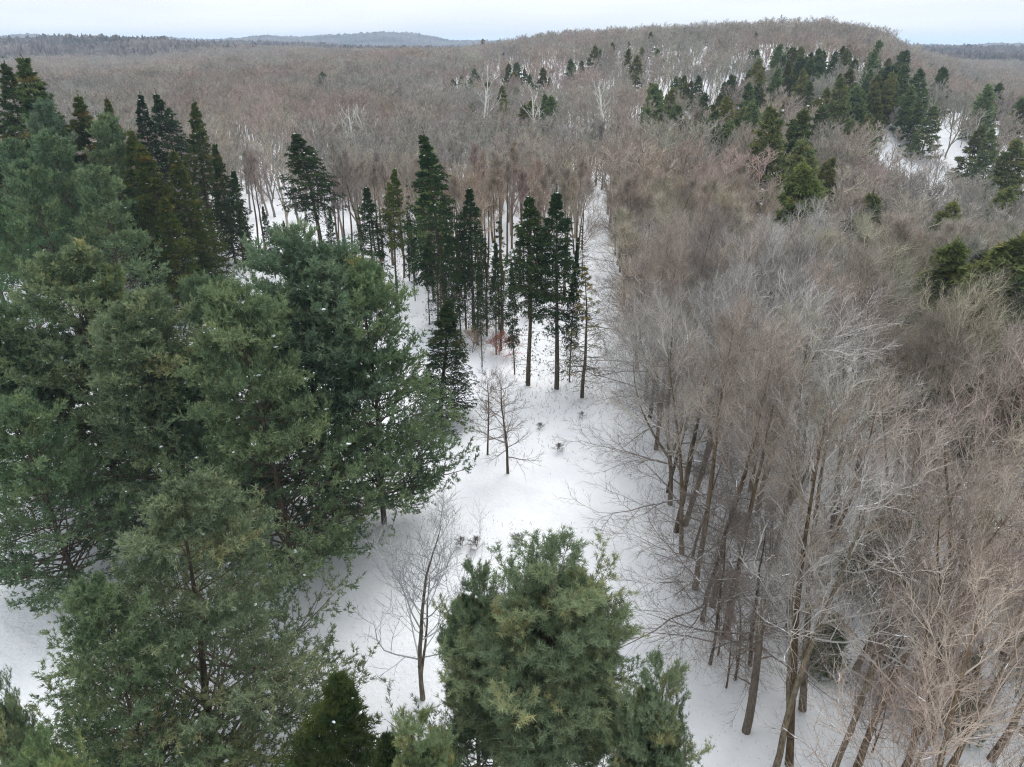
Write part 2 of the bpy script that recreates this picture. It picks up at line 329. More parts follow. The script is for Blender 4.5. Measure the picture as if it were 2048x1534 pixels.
def conifer(seed, h, Rm, cb, nb, n2, n3, nt, nn, nl, nw, prof, ang, up1, droop=0., bias=.1, spread=.6, mat_n='pine_needles', r0=.013, snow=0, one=False,
            yellow=0., lead=True, dead=0, base_sh=.42, tipup=.2, l3=.5, stray=.2, bend=.03, twin=False, shell=.25, pw=1.):
    rng = np.random.default_rng(seed)
    K = 12; P = grow(rng, np.zeros((1, 3)), np.array([[rng.normal(0, .02), rng.normal(0, .02), 1.]]), np.array([h * .985]), K, .08, bend)
    P[0, 0] = (0, 0, -.4)
    R = np.array([h * r0 * (1 - .93 * np.linspace(0, 1, K))])
    tr, cn, sn = MB(), MB(), MB()
    if one: cn = tr
    tubes(tr, P, R, 5 if one else 8, .5)
    if twin:
        Cf, rf, _, _, _ = sprout(rng, P, R, (2, 4)[twin == 3], (.35, .42)[twin == 3], .72, lambda t, p: h * (.90 - t) * (.93, .8)[twin == 3], .35, K, .16, .03, rs=.75)
        Rf = taper(rf, K, .1); tubes(tr, Cf, Rf, 6, .5)
        P = np.concatenate([P, Cf]); R = np.concatenate([R, Rf]); nb = int(nb * (.5, .34)[twin == 3])
    def len1(t, p):
        c = np.clip((t - cb) / (1 - cb), 0, 1) if not twin else np.clip((np.where(p == 0, t, .55 + .45 * t) - cb) / (1 - cb), 0, 1)
        return Rm * prof(c) * (np.where(p == 0, 1., .72) if twin == 3 else 1.)
    C1, r1, L1, t1, p1 = sprout(rng, P, R, nb, cb, .985, len1, ang, 8, up1, .06, rs=.42, pw=pw)
    if stray: L1s = rng.random(len(L1)) < stray
    R1 = taper(np.maximum(r1, .018), 8, .2); tubes(tr, C1, R1, 3 if one else 4, .5)
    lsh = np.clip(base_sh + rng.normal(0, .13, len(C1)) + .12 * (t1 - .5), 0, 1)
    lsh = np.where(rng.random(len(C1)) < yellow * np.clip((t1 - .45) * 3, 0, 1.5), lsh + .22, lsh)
    C2, r2, L2, t2, p2 = sprout(rng, C1, R1, n2, shell, 1., lambda t, p: L1[p] * (.42 - .26 * t) + .25 * np.clip(L1[p] / 1.5, .15, 1), .85, 4, tipup * .4 - droop, .08, flat=True, rs=.5)
    R2 = taper(np.maximum(r2, .009), 4, .3)
    if not one: tubes(tr, C2, R2, 3, .45)
    C3, r3, L3, t3, p3 = sprout(rng, C2, R2, n3, .15, 1., lambda t, p: l3 * np.clip(L1[p2[p]] / 1.8, .25, 1), .7, 2, tipup - droop, .12, flat=droop > 0, rs=.5)
    if not one: tubes(tr, C3, np.full((len(C3), 2), .006), 3, .45)
    s3 = np.clip(lsh[p2[p3]] + rng.normal(0, .07, len(p3)), 0, 1)
    # needles on the shoots, and along limb tips
    ts = (np.arange(nt)[None] + .5 + rng.uniform(-.3, .5, (len(C3), nt))) / nt
    pos = C3[:, None, 0] * (1 - ts[..., None]) + C3[:, None, 1] * ts[..., None]
    dr = np.repeat(nrm(C3[:, 1] - C3[:, 0]), nt, 0)
    tufts(rng, cn, pos.reshape(-1, 3), dr, nn, nl, nw, spread, bias, np.repeat(s3, nt), 1)
    tips = np.concatenate([C1[:, -1], C2[:, -1], C1[:, -2]]); td = nrm(np.concatenate([C1[:, -1] - C1[:, -2], C2[:, -1] - C2[:, -2], C1[:, -1] - C1[:, -3]]))
    tufts(rng, cn, tips, td, nn, nl, nw, spread, bias, np.concatenate([lsh, lsh[p2], lsh]) + .05, 1)
    if lead:
        for q in range(len(P)):
            tt = np.linspace(.86, 1, 16); f = tt * (K - 1.001); i = f.astype(int); fr = (f - i)[:, None]
            lp = P[q, i] * (1 - fr) + P[q, i + 1] * fr
            tufts(rng, cn, lp, np.repeat([[0, 0, 1.]], 16, 0), nn, nl, nw, .7, .3, np.full(16, base_sh + .15), 1)
            tufts(rng, cn, lp[-3:] + np.array([[0, 0, .1], [0, 0, .3], [0, 0, .5]]) * h / 25, np.repeat([[0, 0, 1.]], 3, 0), 3, nl, nw, .2, .8, np.full(3, base_sh + .2), 1)
    if dead:                         # bare dead twigs on the lower trunk, with a few drooping wisps
        Cd, rd, Ld, td_, pd_ = sprout(rng, P[:1], R[:1], dead, .06, cb + .1, lambda t, p: (.35 + .65 * rng.random(len(t))) * Rm * .62, 1.6, 4, -.08, .1, rs=.12)
        tubes(tr, Cd, np.maximum(taper(rd, 4, .3), .008), 3, .6)
        Ce, re, _, _, pe = sprout(rng, Cd, taper(rd, 4), 5, .3, 1, lambda t, p: .6 * np.ones_like(t), .8, 2, -.15, .1)
        tubes(tr, Ce, np.full((len(Ce), 2), .007), 3, .6)
        k = rng.random(len(Ce)) < .5 * (pe % 3 > 0)
        tufts(rng, cn, Ce[k, 1], np.repeat([[0, 0, -1.]], k.sum(), 0), nn, nl, nw, .6, -.3, np.full(k.sum(), base_sh - .05), 1)
    if snow:
        k = rng.choice(len(C2), min(snow, len(C2)), replace=False)
        blobs(rng, sn, C2[k, 2] + np.array([0, 0, .06]), rng.uniform(.3, 1., len(k)) * h / 25 * (.18 if h > 10 else .12))
    mats = (M['pine_bark'], M[mat_n])
    d = {'h': float(P[..., 2].max()), 'trunk': tr.mesh('conifer_trunk', mats)}
    if not one: d['crown'] = cn.mesh('conifer_crown', mats)
    if sn.n: d['snow'] = sn.mesh('bough_snow', [M['snow']], True)
    return d

# ------------------------------------------------------------------ objects
C_ = S.collection.objects
def put(kind, proto, x, y, h, label, cat, group=None, rz=None, wf=1., color=(1, 1, 1), tilt=(0, 0), parts=True, snow=True, z=None):
    zz = float(ground(x, y)) if z is None else z
    s = h / proto['h']; rz = random.uniform(0, 6.283) if rz is None else rz
    only = 'crown' not in proto
    if only: root = bpy.data.objects.new(kind, proto['trunk'])
    else: root = bpy.data.objects.new(kind, None); root.empty_display_size = .5
    C_.link(root); root.location = (x, y, zz); root.rotation_euler = (tilt[0], tilt[1], rz); root.scale = (s * wf, s * wf, s)
    if len(label.split()) > 16: label = label.replace('leafless ', '', 1)
    if len(label.split()) > 16: label = label.replace(' the ', ' ', 1)
    root['label'] = label; root['category'] = cat; root.color = (*color, 1)
    if group: root['group'] = group
    if not only:
        for k in ('trunk', 'crown', 'snow'):
            if k in proto and (k != 'snow' or snow):
                c = bpy.data.objects.new(k, proto[k]); C_.link(c); c.parent = root; c.color = (*color, 1)
                if k == 'snow': c['kind'] = 'stuff'
    return root
def single(name, me, label=None, cat=None, kind=None, group=None, loc=(0, 0, 0), color=(1, 1, 1)):
    o = bpy.data.objects.new(name, me); C_.link(o); o.location = loc; o.color = (*color, 1)
    for k, v in (('label', label), ('category', cat), ('kind', kind), ('group', group)):
        if v: o[k] = v
    return o
print('setup', round(time.time() - T0, 1))

# ---- ground sheet
az = np.concatenate([np.linspace(-180, -60, 41)[:-1], np.linspace(-60, 60, 301)[:-1], np.linspace(60, 180, 41)[:-1]]) * np.pi / 180
rr = np.concatenate([[0.], np.geomspace(1.5, 12500, 270)])
A_, Q_ = np.meshgrid(az, rr[1:]); X = Q_ * np.sin(A_); Y = Q_ * np.cos(A_)
V = np.concatenate([[[0, 0, float(ground(0, 0))]], np.stack([X, Y, ground(X, Y)], -1).reshape(-1, 3)])
na = len(az); i = np.arange(len(rr) - 2)[:, None] * na + 1; j = np.arange(na)[None]; j2 = (j + 1) % na
quad = np.stack([i + j, i + na + j, i + na + j2, i + j2], -1).reshape(-1, 4)
tri = np.stack([np.zeros(na, int), 1 + np.arange(na), 1 + (np.arange(na) + 1) % na], 1)[:, [0, 1, 2]]
mb = MB(); mb.add(V, tri[:, ::-1], quad[:, ::-1]); single('snowy_ground', mb.mesh('snowy_ground', [M['snow_cover']], True), kind='structure')

# ---- far woods as one rough canopy
rng = np.random.default_rng(5)
az = np.linspace(-52, 52, 900) * np.pi / 180; rr = np.concatenate([np.geomspace(1150, 2600, 80), np.geomspace(2650, 7500, 34)])
A_, Q_ = np.meshgrid(az, rr); A_ = A_ + rng.normal(0, .0006, A_.shape); X = Q_ * np.sin(A_); Y = Q_ * np.cos(A_); PX = 1024 + F * np.tan(A_) / CP
hc = rng.gamma(3, 1.6, X.shape) + 8 + 4 * np.sin(X * .011 + Y * .007) + 6 * (rng.random(X.shape) < .02)
hc = np.clip(hc, 4, 24)
fld = np.zeros(X.shape, bool)
lobes = 1 + .35 * np.sin(PX * .09 + Q_ * .012) + .25 * np.sin(PX * .23)
for c, a, rc, b in ((60, 80, 1440, 105), (165, 80, 1350, 50), (-60, 60, 1330, 80), (-350, 90, 1400, 90), (235, 40, 1500, 40), (2190, 60, 1500, 90)):
    fld |= ((PX - c) / a) ** 2 + ((Q_ - rc) / b) ** 2 < lobes
for _ in range(16):
    c, r = rng.uniform(-300, 420), rng.uniform(2800, 4200); fld |= ((PX - c) / rng.uniform(8, 30)) ** 2 + ((Q_ - r) / rng.uniform(60, 160)) ** 2 < lobes
fld |= (PX > -100) & (PX < 225) & (Q_ < 1215)
hc = np.where(fld, -4, hc); hc[0] = -4
Z = ground(X, Y) + hc; n_r, n_a = X.shape
i = np.arange(n_r - 1)[:, None] * n_a; j = np.arange(n_a - 1)[None]
quad = np.stack([i + j, i + j + 1, i + n_a + j + 1, i + n_a + j], -1).reshape(-1, 4)
mb = MB(); mb.add(np.stack([X, Y, Z], -1), None, quad)
single('distant_woods', mb.mesh('distant_woods', [M['distant_woods']]), 'far wooded hills fading to blue along the horizon', 'woods', 'stuff')
print('terrain', round(time.time() - T0, 1), TRI)

# ------------------------------------------------------------------ tree kinds
pine_prof = lambda c: np.clip((1 - c) ** .62 * (1.0 + .15 * np.sin(c * 9)), .06, 1.2) * np.clip(.72 + c * 2.2, 0, 1)
cone_prof = lambda c: .03 + .97 * (1 - c) ** 1.0 * (1 + .10 * np.sin(c * 23))
pole_prof = lambda c: .03 + .97 * (1 - c) ** .95 * (1 + .12 * np.sin(c * 19 + 1)) * np.clip(.55 + c * 4, 0, 1)
pang = lambda t: 1.50 - .62 * np.clip(t, 0, 1) ** 2.2
sang = lambda t: 1.85 - .75 * np.clip(t, 0, 1) ** 1.5
hem_prof = lambda c: .04 + .96 * (1 - c) ** .8 * (1 + .10 * np.sin(c * 17))
hang = lambda t: 1.75 - .55 * np.clip(t, 0, 1) ** 1.5
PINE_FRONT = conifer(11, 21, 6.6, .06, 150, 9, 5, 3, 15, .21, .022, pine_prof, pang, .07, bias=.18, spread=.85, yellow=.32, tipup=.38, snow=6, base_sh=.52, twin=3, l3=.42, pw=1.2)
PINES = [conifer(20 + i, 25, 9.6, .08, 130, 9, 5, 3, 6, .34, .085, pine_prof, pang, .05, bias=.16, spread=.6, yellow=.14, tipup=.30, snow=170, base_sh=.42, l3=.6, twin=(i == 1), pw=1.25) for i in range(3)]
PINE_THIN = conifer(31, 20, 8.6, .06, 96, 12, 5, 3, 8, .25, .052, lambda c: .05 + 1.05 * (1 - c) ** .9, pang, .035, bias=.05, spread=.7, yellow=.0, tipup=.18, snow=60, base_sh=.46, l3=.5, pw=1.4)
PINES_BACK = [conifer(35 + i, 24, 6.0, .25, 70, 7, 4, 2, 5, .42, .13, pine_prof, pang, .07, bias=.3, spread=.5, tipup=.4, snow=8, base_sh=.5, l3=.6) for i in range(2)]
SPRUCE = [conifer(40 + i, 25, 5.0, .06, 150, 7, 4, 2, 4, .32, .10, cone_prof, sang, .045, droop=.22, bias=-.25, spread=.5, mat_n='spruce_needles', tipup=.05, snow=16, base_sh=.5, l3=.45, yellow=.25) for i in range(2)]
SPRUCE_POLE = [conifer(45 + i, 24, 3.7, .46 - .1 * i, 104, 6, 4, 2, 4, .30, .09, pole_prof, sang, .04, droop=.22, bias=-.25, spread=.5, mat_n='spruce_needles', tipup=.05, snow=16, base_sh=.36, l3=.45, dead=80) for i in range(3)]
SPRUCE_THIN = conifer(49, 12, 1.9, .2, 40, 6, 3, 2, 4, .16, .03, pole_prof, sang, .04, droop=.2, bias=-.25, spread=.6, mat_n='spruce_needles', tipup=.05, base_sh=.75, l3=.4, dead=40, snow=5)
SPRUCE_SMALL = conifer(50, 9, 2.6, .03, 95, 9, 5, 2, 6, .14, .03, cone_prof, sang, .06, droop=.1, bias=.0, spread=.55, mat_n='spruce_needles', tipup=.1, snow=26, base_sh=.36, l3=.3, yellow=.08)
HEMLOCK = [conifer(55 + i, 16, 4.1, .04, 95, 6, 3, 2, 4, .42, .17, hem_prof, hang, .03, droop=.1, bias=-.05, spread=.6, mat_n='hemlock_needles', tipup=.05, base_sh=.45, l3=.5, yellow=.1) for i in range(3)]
HEM_FAR = [conifer(60 + i, 15, 3.6, .04, 64, 5, 2, 2, 4, .60, .26, hem_prof, hang, .03, droop=.1, bias=-.05, spread=.6, mat_n='hemlock_needles', base_sh=.42, l3=.5, one=True, lead=True) for i in range(3)]
print('conifers', round(time.time() - T0, 1), TRI)
BARE = [bare_tree(70, 21, 15, 8, 7, 4, .95, .50), bare_tree(71, 21, 16, 8, 7, 4, .8, .54, up=.16), bare_tree(72, 20, 15, 8, 8, 4, 1.1, .42, fork=True),
        bare_tree(73, 20, 15, 9, 7, 4, 1.05, .44, fork=True, ang1=.85), bare_tree(74, 21, 13, 8, 8, 4, .75, .56, up=.18)]
BARE_SPARSE = [bare_tree(76 + i, 20, (14, 13)[i], 7, 6, 3, (1.1, .9)[i], .46, fork=(i == 0), ang1=.8, snow=.2, up=.12) for i in range(2)]
BARE_BROAD = bare_tree(80, 21, 22, 9, 8, 6, 1.5, .30, fork=True, up=.12, thick=1.15, ang1=.9)
BARE_MID = [bare_tree(84 + i, 18, 13, 7, 7, 4, (.85, 1.05, .7)[i], (.42, .36, .5)[i], thick=1.5, r0=.0065, l4=.9, r4=.008, fork=(i == 1), up=.17, snow=.04) for i in range(3)]
BARE_POLE = [bare_tree(88 + i, 18, 12, 5, 6, 4, .45, .60, thick=1.2, l4=.8, r4=.012, up=.2, snow=.0, r0=.0085) for i in range(2)]
BARE_SMALL = [bare_tree(90 + i, 10, 24, 6, 4, 3, .75, .16, r0=.011, l4=.35, r4=.005, up=.05, snow=0, ang1=.95) for i in range(2)]
BARE_STEM = bare_tree(98, 14, 20, 6, 5, 3, 1.0, .16, r0=.0075, fork=True, l4=.55, r4=.006, up=.17, snow=.02, ang1=.6)
LIMB_EDGE = bare_tree(97, 18, 22, 8, 6, 5, 1.25, .10, up=.02, snow=.28, ang1=1.15)
FAR = [bare_tree(100 + i, 17, 11, 6, 8, 0, (.95, 1.2, .75, 1.05)[i], .42, thick=2.5, r0=.0052, one=True, up=.16, fork=(i % 2 == 1), mats=(M['far_twig'], M['far_twig'])) for i in range(4)]
SHRUB = bare_tree(110, 3, 16, 7, 5, 3, 1.5, .03, r0=.008, l4=.25, r4=.004, up=.08, snow=0, fork=True)
print('bare', round(time.time() - T0, 1), TRI)

# ------------------------------------------------------------------ placing
random.seed(3)
PINE_T = (1, 1, 1)
def pine(px, py, D, proto, label, wf=1., rz=None, color=(1, 1, 1), kind='pine_tree', cat='pine tree', group='pines left of and below the clearing', snow=True):
    x, y, h = top_at(px, py, D); put(kind, proto, x, y, h, label, cat, group, rz, wf, color, snow=snow); OCC.append((x, y)); return h
OCC = []
hs = []
# near pines
hs.append(pine(1085, 1100, 20, PINE_FRONT, 'nearest pine, long soft needle tufts and gold tinted leaders, below the white clearing', 1.2, .6))
hs.append(pine(952, 1148, 21.5, PINE_FRONT, 'left shoulder leader of the pine group at the bottom, lower than the nearest pine', .62, 2.9, (.95, 1, 1)))
hs.append(pine(205, 1190, 21, PINE_THIN, 'smaller sparse pine tucked under the left side of the nearest left pine', .75, 3.6, (.95, 1.0, .92)))
hs.append(pine(1318, 1345, 16.5, PINE_FRONT, 'slender pine leader just right of the nearest pine at the bottom edge', .62, 2.2))
hs.append(pine(850, 1452, 16, PINE_FRONT, 'low pine top at the bottom edge, left of the nearest pine', .75, 4.0, (1.1, 1.1, .95)))
hs.append(pine(60, 1480, 16, PINE_FRONT, 'pine tip poking in at the lower left corner over snow', .6, 1.0, (1, 1.1, .9)))
hs.append(pine(-20, 1340, 17, PINE_FRONT, 'pine boughs entering at the left edge near the bottom', .35, 5.0))
hs.append(pine(292, 985, 25, PINE_THIN, 'sparse grey-green pine with bare twigs showing, nearest on the left', 1.06, 1.5, (1.05, 1.0, 1.0)))
hs.append(pine(490, 595, 41, PINES[0], 'tall pine with yellow tinted top and dark trunk standing on open snow', .95, .3, (1, 1.03, .92)))
hs.append(pine(600, 472, 49, PINES[1], 'tallest blue-green pine of the big clump beside the clearing', 1.0, 1.9, (.92, 1.0, 1.05)))
hs.append(pine(722, 552, 48, PINES[2], 'broad pine whose boughs reach out over the white clearing', .88, 4.4, (1., 1.08, .95)))
hs.append(pine(100, 512, 52, PINES[2], 'wide rounded pine with olive tinted top at the left edge', 1.05, 2.8, (1, 1, .92)))
hs.append(pine(270, 600, 45, PINES[1], 'bushy grey-green pine in the middle of the left clump', .95, 5.6, (1.05, 1.03, 1.0)))
hs.append(pine(30, 800, 40, PINES[0], 'pine with long tiered lower boughs over snow at the left edge', 1.0, 2.2, (.95, 1.05, .95)))
hs.append(pine(190, 545, 54, PINES[0], 'pine with gold tipped crown just behind the left clump', .8, 3.3, (1.1, 1.05, .85)))
hs.append(pine(395, 700, 46, PINES[2], 'lower dark pine filling the gap between the two big clumps', .8, .9, (.85, .92, .92)))
hs.append(pine(-40, 620, 50, PINES[1], 'pine crown mostly cut off by the left edge at mid height', 1.0, 5.2, (.95, 1.03, .95)))
hs.append(pine(420, 560, 56, PINES[0], 'shaded pine behind the gap between the two big clumps', .8, 1.2, (.9, .98, .95)))
# back-left conifers
back = [  # px, py, D, kind, width, tint
 (62, 112, 108, 's', 1.35, (1.5, 1.5, 1.3), 'broad olive spruce, tallest on the left skyline'),
 (5, 125, 112, 's', 1.1, (.9, 1, 1), 'dark spruce cut by the left edge near the skyline'),
 (140, 190, 106, 's', 1.2, (1.4, 1.3, 1.0), 'olive-brown spruce just right of the tallest left spruce'),
 (205, 195, 112, 's', .75, (1.6, 1.45, 1.1), 'narrow olive spruce with thin bent tip'),
 (238, 262, 100, 's', 1.1, (1.4, 1.35, .9), 'olive spruce between two blue-green pines'),
 (285, 185, 122, 'p', .95, (.75, .9, .9), 'dark spire spruce, leftmost of the three pointed tops'),
 (330, 185, 124, 'p', 1.0, (.9, 1.05, 1.1), 'bluish spire spruce, middle of the three pointed tops'),
 (375, 203, 116, 's', .95, (1.2, 1.2, .9), 'spire spruce, rightmost of the three pointed tops'),
 (430, 285, 112, 's', .9, (.95, 1, .85), 'dark spruce at the right end of the left conifer stand'),
 (300, 285, 98, 's', 1.25, (1.35, 1.25, .8), 'big mossy spruce with brown bare tip in the left stand'),
 (372, 300, 98, 's', 1.2, (1.3, 1.2, .8), 'mossy spruce with orange-brown tips right of the big mossy one'),
 (330, 390, 90, 's', 1.2, (1.25, 1.2, .75), 'olive spruce low in front of the mossy pair'),
 (75, 208, 100, 'b', 1.05, (0.8, 0.9, 0.96), 'rounded blue-green pine below the left skyline spruces'),
 (196, 236, 102, 'b', 1.1, (0.92, 1.0, 0.92), 'tall pale blue-green pine with egg shaped crown'),
 (20, 285, 92, 'b', 1.1, (0.76, 0.88, 0.84), 'feathery grey-green pine at the left edge, second tier'),
 (105, 268, 90, 'b', 1.1, (0.76, 0.88, 0.84), 'feathery grey-green pine with forked crown, second tier'),
 (185, 338, 84, 'b', 1.3, (0.88, 0.96, 0.88), 'spreading pine with layered pale boughs above bare trunks'),
 (60, 330, 84, 'b', 1.1, (0.76, 0.88, 0.8), 'shaded pine between the feathery pines and the gold tipped crown'),
 (5, 415, 74, 'b', 1.0, (0.68, 0.84, 0.72), 'dense green pine crown cut by the left edge, third tier'),
 (455, 340, 108, 'p', .9, (.9, 1, .85), 'thin dark spruce standing against snow at the stand edge'),
 (480, 400, 102, 'p', .6, (1, 1, .9), 'short spruce pole beside snow at the stand edge'),
 (395, 420, 95, 's', .9, (1.2, 1.15, .8), 'lower mossy spruce on the right flank of the left stand'),
 (250, 440, 88, 'p', 1.0, (1.1, 1.05, .8), 'slim spruce below the big mossy one'),
 (-60, 160, 112, 's', 1.2, (1.1, 1.1, .9), 'spruce just beyond the left edge of the stand'),
 (-90, 300, 90, 'b', 1.2, (0.76, 0.88, 0.84), 'pine just beyond the left edge of the second tier'),
]
for i, (px, py, D, k, wf, c, lab) in enumerate(back):
    pr = {'s': SPRUCE[i % 2], 'p': SPRUCE_POLE[i % 3], 'b': PINES_BACK[i % 2]}[k]
    kk = ('pine_tree', 'pine tree') if k == 'b' else ('spruce_tree', 'spruce tree')
    hs.append(pine(px, py, D, pr, lab, wf * (.88 if k == 'b' else 1.), None, c, kk[0], kk[1], 'conifers of the left stand'))
# middle spruces
mid = [
 (616, 263, 112, 0, 1.45, (1, 1, .9), 'lone dark spruce with wide ragged crown among grey trunks'),
 (730, 374, 98, 1, 1.0, (.9, 1, .9), 'compact dark spruce left of the yellowish one'),
 (776, 335, 100, 0, .75, (2.0, 1.75, 1.0), 'yellowish spruce with thin crown on a tall bare trunk'),
 (880, 268, 92, 2, 1.25, (.9, 1.05, .95), 'tallest dark spruce at the centre of the picture'),
 (940, 376, 92, 1, 1.0, (.8, .95, .85), 'dark spruce tucked against the right side of the tallest one'),
 (1060, 394, 75, 0, 1.0, (1.05, 1.1, .85), 'dark spruce with blunt top, left of the last full one by the path'),
 (1125, 384, 74, 1, 1.05, (.8, .95, .85), 'slim dense spruce nearest the snowy path'),
 (990, 480, 84, 1, .5, (.9, 1, .9), 'thin half bare spruce between the two dark groups'),
 (905, 440, 86, 2, .6, (.9, 1, .9), 'narrow spruce stem under the tallest dark spruce'),
 (850, 470, 94, 0, .6, (.9, 1, .9), 'narrow spruce stem left of the tallest dark spruce'),
 (960, 520, 80, 1, .45, (.9, 1, .9), 'wispy spruce pole above the reddish shrub'),
 (1030, 520, 78, 2, .45, (.9, 1, .9), 'wispy spruce pole left of the blunt topped spruce'),
 (820, 430, 104, 0, .5, (1, 1, .9), 'thin spruce pole at the edge of the pine clump'),
 (1150, 470, 76, 2, .4, (.8, .95, .85), 'thin dark spruce leaning on the right side of the slim dense one'),
 (530, 410, 108, 1, .6, (.8, .95, .9), 'small dark spruce low among bare trunks left of the lone one'),
 (570, 440, 106, 0, .5, (.9, .95, .8), 'stunted spruce beside the small dark one in the bare trunks'),
 (655, 420, 108, 0, .5, (.9, .95, .8), 'stunted spruce just right of the lone ragged one'),
]
for px, py, D, v, wf, c, lab in mid:
    hs.append(pine(px, py, D, SPRUCE_POLE[v], lab, wf, None, c, 'spruce_tree', 'spruce tree', 'spruces in the centre'))
hs.append(pine(852, 298, 104, PINES_BACK[0], 'pale green pine top peeking from behind the tallest dark spruce', .6, None, (1.5, 1.5, 1.1)))
hs.append(pine(1176, 535, 72, SPRUCE_THIN, 'scraggly brown half dead spruce, last before the path', 1.2, None, (1.6, 1.3, .9), 'spruce_tree', 'spruce tree'))
hs.append(pine(868, 600, 66, SPRUCE[0], 'dark snow speckled spruce emerging behind the broad pine', 1.5, None, (.7, .8, .75), 'spruce_tree', 'spruce tree'))
hs.append(pine(620, 1372, 19.5, SPRUCE_SMALL, 'small dark spruce with orange-brown tips at the bottom edge', 1.1, None, (1.1, 1.05, .8), 'spruce_tree', 'spruce tree'))
hs.append(pine(735, 1478, 18, SPRUCE_SMALL, 'tiny dark spruce top at the bottom edge beside the small one', .8, None, (.9, .9, .8), 'spruce_tree', 'spruce tree'))
print('heights', [round(h, 1) for h in hs])

# clearing trees
def at_base(px, py): return hit(px, py)
def bare_at(px, py, top, proto, label, color, wf=1., rz=None, group=None, tilt=(0, 0), kind='bare_tree', cat='bare tree'):
    x, y = at_base(px, py); g = float(ground(x, y)); d = ray(px, top); t = y / d[1]; h = H + d[2] * t - g
    put(kind, proto, x, y, h, label, cat, group, rz, wf, color, tilt); OCC.append((x, y)); return h
GREY, BROWN, RED, PALE, DARK = (.38, .365, .34), (.35, .30, .26), (.40, .33, .29), (.48, .46, .43), (.22, .19, .17)
print(bare_at(1016, 947, 725, BARE_SMALL[0], 'small leafless tree alone in the clearing, the nearer of two', DARK, 1.0),
      bare_at(975, 910, 735, BARE_SMALL[1], 'small leafless tree in the clearing, just behind the nearer one', DARK, .85))
print(bare_at(846, 1400, 985, BARE_STEM, 'slim many-stemmed leafless tree between the pine clump and nearest pine', (.37, .38, .385), 1.3))
for i, (px, py, lab) in enumerate([(1000, 712, 'reddish leafless shrub behind the two small clearing trees'), (945, 705, 'brown leafless shrub at the edge of the dark snow speckled spruce')]):
    x, y = hit(px, py); put('shrub', SHRUB, x, y, 3.6, lab, 'shrub', None, None, 1.6, ((.34, .17, .13), (.26, .20, .15))[i]); 

# right-hand woods: hand placed front trees
front = [ (1390, 1178, 480, 1, BROWN, 'straight brown trunked tree at the clearing edge, foot on open snow'),
 (1424, 1212, 620, 0, BROWN, 'slightly leaning tree right behind the straight one at the clearing edge'),
 (1452, 1275, 700, 4, BROWN, 'slender tree with its foot on open snow left of the broken snag'),
 (1340, 1010, 560, 3, GREY, 'tree whose low snow covered limbs spread over the clearing'),
 (1312, 900, 480, 1, BROWN, 'tree halfway along the clearing edge with a tall dark trunk'),
 (1290, 800, 430, 0, BROWN, 'tree at the bend where the clearing narrows into the path'),
 (1545, 1560, 900, 'S0', GREY, 'forked grey trunk at the bottom edge, left stem upright'),
 (1580, 1530, 830, 'S1', (.22, .185, .15), 'leaning dark trunk crossing behind the forked grey one'),
 (1665, 1545, 1010, 'S0', GREY, 'forked pale tree right of the leaning dark trunk at the bottom'),
 (1712, 1540, 930, 'S1', BROWN, 'curving trunk at the bottom edge right of the forked pale tree'),
 (1775, 1600, 950, 'S1', (.2, .165, .14), 'stout dark brown trunk near the bottom, right of the curving one'),
 (1606, 1420, 760, 'S1', GREY, 'thin trunk with its foot visible between leaning and forked trees') ]
FR = []
for px, py, top, v, c, lab in front:
    x, y = hit(px, py); g = float(ground(x, y)); d = ray(px, top); t = y / d[1]; h = min(22.5, H + d[2] * t - g)
    put('bare_tree', BARE_SPARSE[int(v[1])] if isinstance(v, str) else BARE[v], x, y, h, lab, 'bare tree', None, None, .9, c); OCC.append((x, y)); FR.append(round(h, 1))
print('front', FR)
